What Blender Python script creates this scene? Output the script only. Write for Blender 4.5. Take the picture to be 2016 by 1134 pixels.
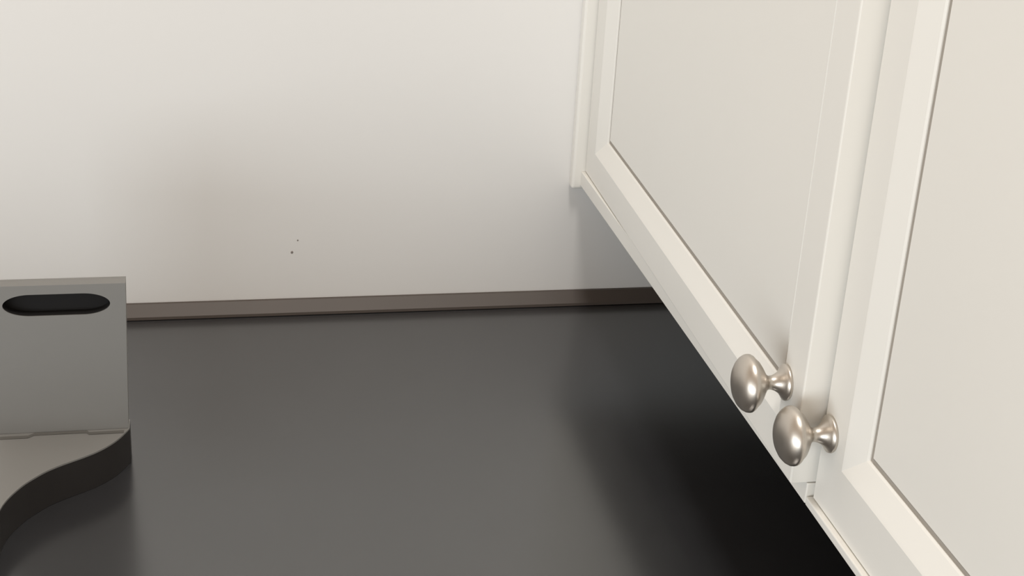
import bpy, bmesh, math, random
from mathutils import Matrix, Vector
for o in list(bpy.data.objects): bpy.data.objects.remove(o, do_unlink=True)
SC = bpy.context.scene
COL = SC.collection

# ---------------------------------------------------------------- camera
RW = [[0.9785041423279291, -0.19880315098352785, 0.05483566910419179],
      [-0.030167050269746955, -0.4010225665282868, -0.915571324481653],
      [0.2040088050185735, 0.8942361032155247, -0.39839954716441034]]
cd = bpy.data.cameras.new('camera'); cam = bpy.data.objects.new('camera', cd); COL.objects.link(cam)
rt = Vector(RW[0]); up = -Vector(RW[1]); bk = -Vector(RW[2])
cam.matrix_world = Matrix(((rt.x, up.x, bk.x, -0.32394), (rt.y, up.y, bk.y, -1.17964),
                           (rt.z, up.z, bk.z, 0.42175), (0, 0, 0, 1)))
cd.sensor_fit = 'HORIZONTAL'; cd.sensor_width = 36; cd.lens = 36 * 2955.5 / 2016; cd.clip_start = .01
SC.camera = cam

# ---------------------------------------------------------------- world, light, exposure
w = bpy.data.worlds.new('world'); SC.world = w; w.use_nodes = True
bg = w.node_tree.nodes['Background']; bg.inputs[0].default_value = (1.0, .80, .61, 1); bg.inputs[1].default_value = .52

def area(name, loc, target, sx, sy, power, color):
    l = bpy.data.lights.new(name, 'AREA'); l.shape = 'RECTANGLE'; l.size = sx; l.size_y = sy
    l.energy = power; l.color = color
    o = bpy.data.objects.new(name, l); COL.objects.link(o); o.location = loc
    o.rotation_euler = (Vector(target) - Vector(loc)).to_track_quat('-Z', 'Y').to_euler()
    return o
area('key_light', (-2.5, -2.7, -.16), (-.1, -.3, .1), 3.6, 1.2, 76, (.87, .95, 1))  # broad soft key from low at the front left, source unseen
area('ceiling_light', (-.15, -.85, 2.0), (-.15, -.85, 0), .34, .5, 19, (1, .97, .93))
SC.view_settings.view_transform = 'Standard'; SC.view_settings.look = 'None'
SC.view_settings.exposure = 0; SC.view_settings.gamma = 1; SC.view_settings.use_curve_mapping = False

# ---------------------------------------------------------------- materials
def mat(name, col, rough=.5, ior=1.45, metal=0, noise=0, scale=8, bump=0, bscale=300, spec=.5):
    m = bpy.data.materials.new(name); m.use_nodes = True; nt = m.node_tree; b = nt.nodes['Principled BSDF']
    b.inputs['Base Color'].default_value = (*col, 1); b.inputs['Roughness'].default_value = rough
    b.inputs['IOR'].default_value = ior; b.inputs['Metallic'].default_value = metal
    b.inputs['Specular IOR Level'].default_value = spec
    tc = nt.nodes.new('ShaderNodeTexCoord')
    if noise:
        n = nt.nodes.new('ShaderNodeTexNoise'); n.inputs['Scale'].default_value = scale
        r = nt.nodes.new('ShaderNodeMix'); r.data_type = 'RGBA'
        r.inputs[6].default_value = (*[c * (1 - noise) for c in col], 1)
        r.inputs[7].default_value = (*[min(1, c * (1 + noise)) for c in col], 1)
        nt.links.new(tc.outputs['Object'], n.inputs['Vector']); nt.links.new(n.outputs[0], r.inputs[0])
        nt.links.new(r.outputs[2], b.inputs['Base Color'])
    if bump:
        n2 = nt.nodes.new('ShaderNodeTexNoise'); n2.inputs['Scale'].default_value = bscale
        bp = nt.nodes.new('ShaderNodeBump'); bp.inputs['Strength'].default_value = bump; bp.inputs['Distance'].default_value = .001
        nt.links.new(tc.outputs['Object'], n2.inputs['Vector']); nt.links.new(n2.outputs[0], bp.inputs['Height'])
        nt.links.new(bp.outputs[0], b.inputs['Normal'])
    return m
M_wall = mat('wall_paint', (.79, .775, .755), .7, noise=.012, scale=5, bump=.05, bscale=120)
M_white = mat('cabinet_paint', (.80, .78, .735), .42, noise=.01, scale=6, bump=.03, bscale=200)
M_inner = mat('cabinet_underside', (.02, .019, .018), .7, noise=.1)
M_counter = mat('counter_stone', (.027, .027, .029), .21, ior=2.05, noise=.15, scale=30)
M_grey = mat('grey_plastic', (.215, .21, .20), .5, noise=.02, scale=15, bump=.03)
M_dark = mat('dark_plastic', (.022, .019, .018), .55, noise=.1, scale=20)
M_trim = mat('sealing_strip', (.085, .068, .058), .5, noise=.06, scale=20)
M_groove = mat('groove_grey', (.36, .325, .285), .8, noise=.08, scale=30)
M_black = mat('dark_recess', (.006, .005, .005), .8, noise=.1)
M_seam = mat('seam_shadow_plastic', (.12, .115, .105), .7, noise=.05)
M_nickel = mat('brushed_nickel', (.60, .555, .50), .36, metal=1, noise=.04, scale=60, bump=.02, bscale=400)
M_floor = mat('floor_vinyl', (.42, .33, .25), .5, noise=.15, scale=3)
M_speck = mat('wall_nick', (.25, .22, .2), .8, noise=.1)

# ---------------------------------------------------------------- helpers
def obj(name, bm, m, parent=None, smooth=False):
    bmesh.ops.recalc_face_normals(bm, faces=bm.faces)
    me = bpy.data.meshes.new(name); bm.to_mesh(me); bm.free(); me.materials.append(m)
    if smooth:
        for p in me.polygons: p.use_smooth = True
    o = bpy.data.objects.new(name, me); COL.objects.link(o)
    if parent: o.parent = parent
    return o
def box(bm, x0, x1, y0, y1, z0, z1, bev=0, seg=2):
    r = bmesh.ops.create_cube(bm, size=1)
    vs = r['verts']
    for v in vs:
        v.co = Vector((x0 + (v.co.x + .5) * (x1 - x0), y0 + (v.co.y + .5) * (y1 - y0), z0 + (v.co.z + .5) * (z1 - z0)))
    if bev:
        es = list({e for v in vs for e in v.link_edges})
        bmesh.ops.bevel(bm, geom=es, offset=bev, segments=seg, affect='EDGES', profile=.5)
    return bm
def B(*a, **k): return box(bmesh.new(), *a, **k)
def struct(o): o['kind'] = 'structure'; return o
def thing(name, label, cat, loc=(0, 0, 0), group=None):
    o = bpy.data.objects.new(name, None); COL.objects.link(o); o.location = loc; o.empty_display_size = .05
    o['label'] = label; o['category'] = cat
    if group: o['group'] = group
    return o
def rings(bm, loops, cap0=False, cap1=False):
    vl = [[bm.verts.new(p) for p in L] for L in loops]
    n = len(vl[0])
    for a, b in zip(vl, vl[1:]):
        for i in range(n): bm.faces.new((a[i], a[(i + 1) % n], b[(i + 1) % n], b[i]))
    if cap0: bm.faces.new(vl[0][::-1])
    if cap1: bm.faces.new(vl[-1])
    return bm

ZC = -.118          # countertop height (z = 0 is the lower edge of the cabinet doors)
ZF = ZC - .90
# ---------------------------------------------------------------- setting
struct(obj('wall_back', B(-3.0, .48, 0, .1, ZF, 1.5), M_wall))
struct(obj('wall_right', B(.38, .48, -3.2, 0, ZF, 1.5), M_wall))
struct(obj('floor', B(-3.0, .48, -3.2, .1, ZF - .06, ZF), M_floor))
wb = bpy.data.objects['wall_back']
for i, (x, z, s) in enumerate(((-.2464, -.0646, .0011), (-.2416, -.0539, .0007))):
    bm = bmesh.new(); bmesh.ops.create_icosphere(bm, subdivisions=2, radius=s)
    for v in bm.verts: v.co = Vector((v.co.x, v.co.y * .35, v.co.z * 1.1))
    o = obj('paint_nick', bm, M_speck, wb); o.location = (x, -.0001, z)

# ---------------------------------------------------------------- shaker door (local: hinge corner at origin, runs to -y, face at x=0, bottom z=0)
FLAT_S, FLAT_R, BEV, DEP, TH = .029, .034, .0135, .0070, .019
def door(parent, width, height, loc, rot=0, drop=0):
    FR = FLAT_R - drop
    def L(x, iy, iz):   # rectangular loop inset by iy / iz
        return [(x, -iy, iz), (x, -(width - iy), iz), (x, -(width - iy), height - iz), (x, -iy, height - iz)]
    r = .0009
    bm = bmesh.new()
    rings(bm, [L(TH, r, r), L(TH - r, 0, 0), L(r, 0, 0), L(r * .3, r * .3, r * .3), L(0, r, r),
               L(0, FLAT_S - .001, FR - .001), L(.0004, FLAT_S, FR),
               L(DEP - .001, FLAT_S + BEV - .001, FR + BEV - .001), L(DEP, FLAT_S + BEV, FR + BEV),
               L(DEP + .005, FLAT_S + BEV, FR + BEV), L(TH, FLAT_S + BEV, FR + BEV)])
    fr = obj('door', bm, M_white, parent)
    fr.location = loc; fr.rotation_euler = (0, 0, rot)
    i0, i1 = FLAT_S + BEV + .0026, FR + BEV + .0024
    bm = bmesh.new()
    rings(bm, [L(TH - .003, i0, i1), L(DEP + .0008, i0, i1), L(DEP, i0 + .0008, i1 + .0008)], cap0=True, cap1=True)
    obj('panel', bm, M_white, fr)
    bm = bmesh.new()   # grey strip that darkens the groove round the panel
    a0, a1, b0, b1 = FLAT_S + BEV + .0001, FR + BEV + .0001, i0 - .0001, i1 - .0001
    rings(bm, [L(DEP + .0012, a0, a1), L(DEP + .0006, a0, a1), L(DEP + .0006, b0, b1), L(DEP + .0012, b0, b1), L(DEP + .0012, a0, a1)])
    obj('groove_strip', bm, M_groove, fr)
    bm = bmesh.new()   # back board that closes the frame behind the groove
    rings(bm, [L(TH - .0005, i0 - .0024, i1 - .0022), L(TH - .003, i0 - .0024, i1 - .0022)], cap0=True, cap1=True)
    obj('back_board', bm, M_white, fr)
    return fr
KN = [(0, .0), (.0, .0098), (.0012, .0103), (.0022, .0100), (.0032, .0082), (.0050, .0060), (.0072, .0046), (.0092, .0039), (.0108, .0038),
      (.0122, .0045), (.0138, .0070), (.0154, .0098), (.0172, .0124), (.0190, .0139), (.0202, .0153), (.0212, .0159), (.0222, .0160),
      (.0236, .0158), (.0254, .0148), (.0273, .0128), (.0289, .0100), (.0301, .0065), (.0308, .0030), (.0310, .0)]
def knob(parent, y, z):
    bm = bmesh.new(); n = 48; prev = None
    for h, r in KN:
        ring = [bm.verts.new((-h, 0, 0))] if r == 0 else [bm.verts.new((-h, r * math.cos(2 * math.pi * i / n), r * math.sin(2 * math.pi * i / n))) for i in range(n)]
        if prev:
            if len(prev) == 1:
                for i in range(n): bm.faces.new((prev[0], ring[i], ring[(i + 1) % n]))
            elif len(ring) == 1:
                for i in range(n): bm.faces.new((prev[i], ring[0], prev[(i + 1) % n]))
            else:
                for i in range(n): bm.faces.new((prev[i], ring[i], ring[(i + 1) % n], prev[(i + 1) % n]))
        prev = ring
    o = obj('knob', bm, M_nickel, parent, smooth=True); o.location = (0.0002, y, z)
    o['label'] = 'round brushed nickel mushroom knob'
    return o

# ---------------------------------------------------------------- wall cabinet
E0, W, G = .0128, .5103, .003
HC, HD = .86, .845
YE = -(E0 + 2 * W + G + .010)
cab = thing('wall_cabinet', 'white two-door shaker wall cabinet with round nickel knobs above the dark countertop', 'cabinet', (.2, -.5, 0))
def cp(name, bm, m, **k):
    o = obj(name, bm, m, cab, **k); o.location = -cab.location; return o
bm = bmesh.new()
box(bm, .0395, .379, YE + .001, -.0005, .012, .030)            # bottom board
box(bm, .0395, .379, YE + .001, -.0005, HC - .018, HC)         # top board
box(bm, .0395, .379, YE, YE + .018, .000, HC)                  # near side
box(bm, .0395, .379, -.019, -.0005, .000, HC)                  # far side
box(bm, .373, .379, YE + .018, -.019, .012, HC)                # back board
box(bm, .045, .370, YE + .018, -.019, .42, .438)               # inner shelf
cp('carcass', bm, M_white)
bm = bmesh.new()
box(bm, .0205, .0393, YE, -.0005, HC - .04, HC, .001)
box(bm, .0205, .0393, YE, YE + .035, .0, HC - .0402, .001)
box(bm, .0205, .0393, -.035, -.0005, .0, HC - .0402, .001)
box(bm, .0205, .0393, -(E0 + W + .020), -(E0 + W - .018), .036, HC - .0402, .001)
cp('face_frame', bm, M_white)
bm = bmesh.new()
box(bm, -.003, .0393, YE, -(E0 + W + .0008), -.0053, -.0004, .0007)
box(bm, -.003, .0393, -(E0 + W + .0002), -E0 + .002, -.0053, .0074, .0007)
cp('bottom_rail', bm, M_white)
bm = bmesh.new()
box(bm, -.0105, .0203, -.0108, -.0004, -.0085, HC, .0022, 3)
cp('scribe_strip', bm, M_white)
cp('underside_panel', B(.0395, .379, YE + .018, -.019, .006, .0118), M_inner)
L0 = -Vector(cab.location)
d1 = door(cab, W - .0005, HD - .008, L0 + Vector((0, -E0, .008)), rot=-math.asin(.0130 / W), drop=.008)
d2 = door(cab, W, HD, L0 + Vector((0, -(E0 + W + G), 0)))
knob(d1, -(.4865), .0495)
knob(d2, -(.0095), .0450)

# ---------------------------------------------------------------- countertop (L shape) and its low upstand
def prism(bm, pts, z0, z1):
    a = [bm.verts.new((x, y, z0)) for x, y in pts]; b = [bm.verts.new((x, y, z1)) for x, y in pts]
    n = len(pts); bm.faces.new(a[::-1]); bm.faces.new(b)
    for i in range(n): bm.faces.new((a[i], a[(i + 1) % n], b[(i + 1) % n], b[i]))
    return bm
bm = prism(bmesh.new(), [(-2.2, -.0005), (.3795, -.0005), (.3795, -1.9), (-.27, -1.9), (-.27, -.62), (-2.2, -.62)], ZC - .038, ZC)
bmesh.ops.bevel(bm, geom=list(bm.edges), offset=.0015, segments=2, affect='EDGES', profile=.5)
ct = thing('countertop', 'glossy dark charcoal L-shaped countertop along the white wall', 'countertop', (0, -.3, ZC - .038))
def ctp(name, bm, m):
    o = obj(name, bm, m, ct); o.location = -ct.location; return o
ctp('slab', bm, M_counter)
bm = bmesh.new()
rings(bm, [[(x, -.0005, ZC + .0006), (x, -.0005, ZC + .0112), (x, -.0035, ZC + .0112), (x, -.0120, ZC + .0030), (x, -.0122, ZC + .0006)] for x in (-2.2, .3795)], True, True)
ctp('sealing_strip', bm, M_trim)['label'] = 'greyish brown strip closing the joint between countertop and wall'

# base cabinets below the worktop
def base_unit(x0, x1, y0, y1, axis, n, label):
    t = thing('base_cabinet', label, 'cabinet', ((x0 + x1) / 2, (y0 + y1) / 2, ZF), 'white base cabinets under the countertop')
    o = obj('body', B(x0, x1, y0, y1, ZF + .001, ZC - .0385), M_white, t); o.location = -t.location
    for k in range(n):
        if axis == 'y':
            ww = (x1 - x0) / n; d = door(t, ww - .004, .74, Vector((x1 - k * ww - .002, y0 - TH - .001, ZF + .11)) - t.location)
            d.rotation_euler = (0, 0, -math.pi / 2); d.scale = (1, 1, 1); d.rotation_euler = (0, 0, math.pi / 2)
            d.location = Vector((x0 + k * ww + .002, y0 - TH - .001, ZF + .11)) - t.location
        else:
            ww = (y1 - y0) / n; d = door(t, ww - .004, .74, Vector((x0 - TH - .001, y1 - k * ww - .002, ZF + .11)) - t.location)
base_unit(-2.18, -.2425, -.58, -.0005, 'y', 4, 'white shaker base cabinet run under the back-wall countertop')
base_unit(-.2405, .379, -1.88, -.62, 'x', 3, 'white shaker base cabinet run under the right-hand countertop')

# ---------------------------------------------------------------- grey stand with slotted upright
ZD = -.0913
st = thing('slotted_stand', 'grey moulded stand with oval slot in its upright and wavy dark front edge', 'stand', (-.42, -.24, ZC))
def sp(name, bm, m, **k):
    o = obj(name, bm, m, st, **k); o.location = -st.location; return o
CURVE = [(-.3735, -.2445), (-.3798, -.2574), (-.3861, -.2665), (-.394, -.2746), (-.4018, -.2805), (-.4096, -.2856), (-.4173, -.2908),
         (-.4248, -.2971), (-.432, -.3053), (-.4375, -.3128), (-.4428, -.3228), (-.4465, -.332), (-.4486, -.3407), (-.4499, -.3517),
         (-.4520, -.3640), (-.4590, -.3740), (-.4700, -.3800)]
def catmull(P, n=6):
    out = []
    for i in range(len(P) - 1):
        p0, p1, p2, p3 = P[max(i - 1, 0)], P[i], P[i + 1], P[min(i + 2, len(P) - 1)]
        for k in range(n):
            t = k / n
            out.append(tuple(.5 * (2 * p1[j] + (p2[j] - p0[j]) * t + (2 * p0[j] - 5 * p1[j] + 4 * p2[j] - p3[j]) * t * t + (3 * p1[j] - p0[j] - 3 * p2[j] + p3[j]) * t ** 3) for j in range(2)))
    out.append(P[-1]); return out
cv = catmull(CURVE)
back = [(-.56, cv[-1][1] - .004), (-.56, -.2320), (cv[0][0], -.2320)]
sp('skirt', prism(bmesh.new(), cv + back, ZC + .0002, ZD - .0012), M_dark)
sp('deck', prism(bmesh.new(), cv + back, ZD - .0011, ZD), M_grey)
# upright plate with a stadium slot, dark backing
PX0, PX1, PY, PT, PZ1 = -.4600, -.3722, -.2445, .0115, .0172
SX, SZ, SHL, SHH = -.4157, .0031, .0340, .0077
def slot_loop(y, n=64, k=1.0):
    c = SHL - SHH * 2.3; out = []
    for i in range(n):
        a = 2 * math.pi * i / n
        x = math.cos(a); z = math.sin(a)
        out.append((SX + (c if x >= 0 else -c) + x * SHH * 2.3 * k, y, SZ + z * SHH * k))
    return out
def rect_loop(y, n=64):
    # outer rectangle sampled toward the same angles
    cx, cz = SX, SZ; out = []
    for p in slot_loop(y, n):
        dx, dz = p[0] - cx, (p[2] - cz)
        s = min((PX1 - cx) / dx if dx > 1e-9 else 1e9, (PX0 - cx) / dx if dx < -1e-9 else 1e9,
                (PZ1 - cz) / dz if dz > 1e-9 else 1e9, (ZD + .0002 - cz) / dz if dz < -1e-9 else 1e9)
        out.append([cx + dx * s, y, cz + dz * s])
    for c in ((PX0, PZ1), (PX1, PZ1), (PX0, ZD + .0002), (PX1, ZD + .0002)):
        k = min(range(n), key=lambda i: (out[i][0] - c[0]) ** 2 + (out[i][2] - c[1]) ** 2); out[k][0], out[k][2] = c
    return [tuple(p) for p in out]
bm = bmesh.new()
s0, s1, r0, r1 = slot_loop(PY), slot_loop(PY + .009), rect_loop(PY), rect_loop(PY + .009)
rings(bm, [s1, s0, r0, r1]); 
u = sp('upright', bm, M_grey)
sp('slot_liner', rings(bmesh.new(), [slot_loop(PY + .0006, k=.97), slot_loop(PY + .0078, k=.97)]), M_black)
u2 = sp('back_plate', B(PX0, PX1, PY + .0091, PY + PT, ZD + .0002, PZ1), M_grey)
for q in (u, u2):      # the right edge leans in a little towards the top
    for v in q.data.vertices:
        if abs(v.co.x - PX1) < 1e-4: v.co.x += -.0020 + .0029 * (v.co.z - ZD) / (PZ1 - ZD)
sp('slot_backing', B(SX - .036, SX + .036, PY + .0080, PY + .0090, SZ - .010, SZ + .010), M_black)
seam = [(-.4680, -.2483), (-.4398, -.2486), (-.4358, -.2452), (-.4016, -.2452), (-.4000, -.2478), (-.3770, -.2474)]
bm = bmesh.new()
a = [bm.verts.new((x, y, ZD + .0003)) for x, y in seam]; b = [bm.verts.new((x, y - .0036, ZD + .0003)) for x, y in seam]
for i in range(len(seam) - 1): bm.faces.new((a[i], a[i + 1], b[i + 1], b[i]))
sp('seam', bm, M_seam)
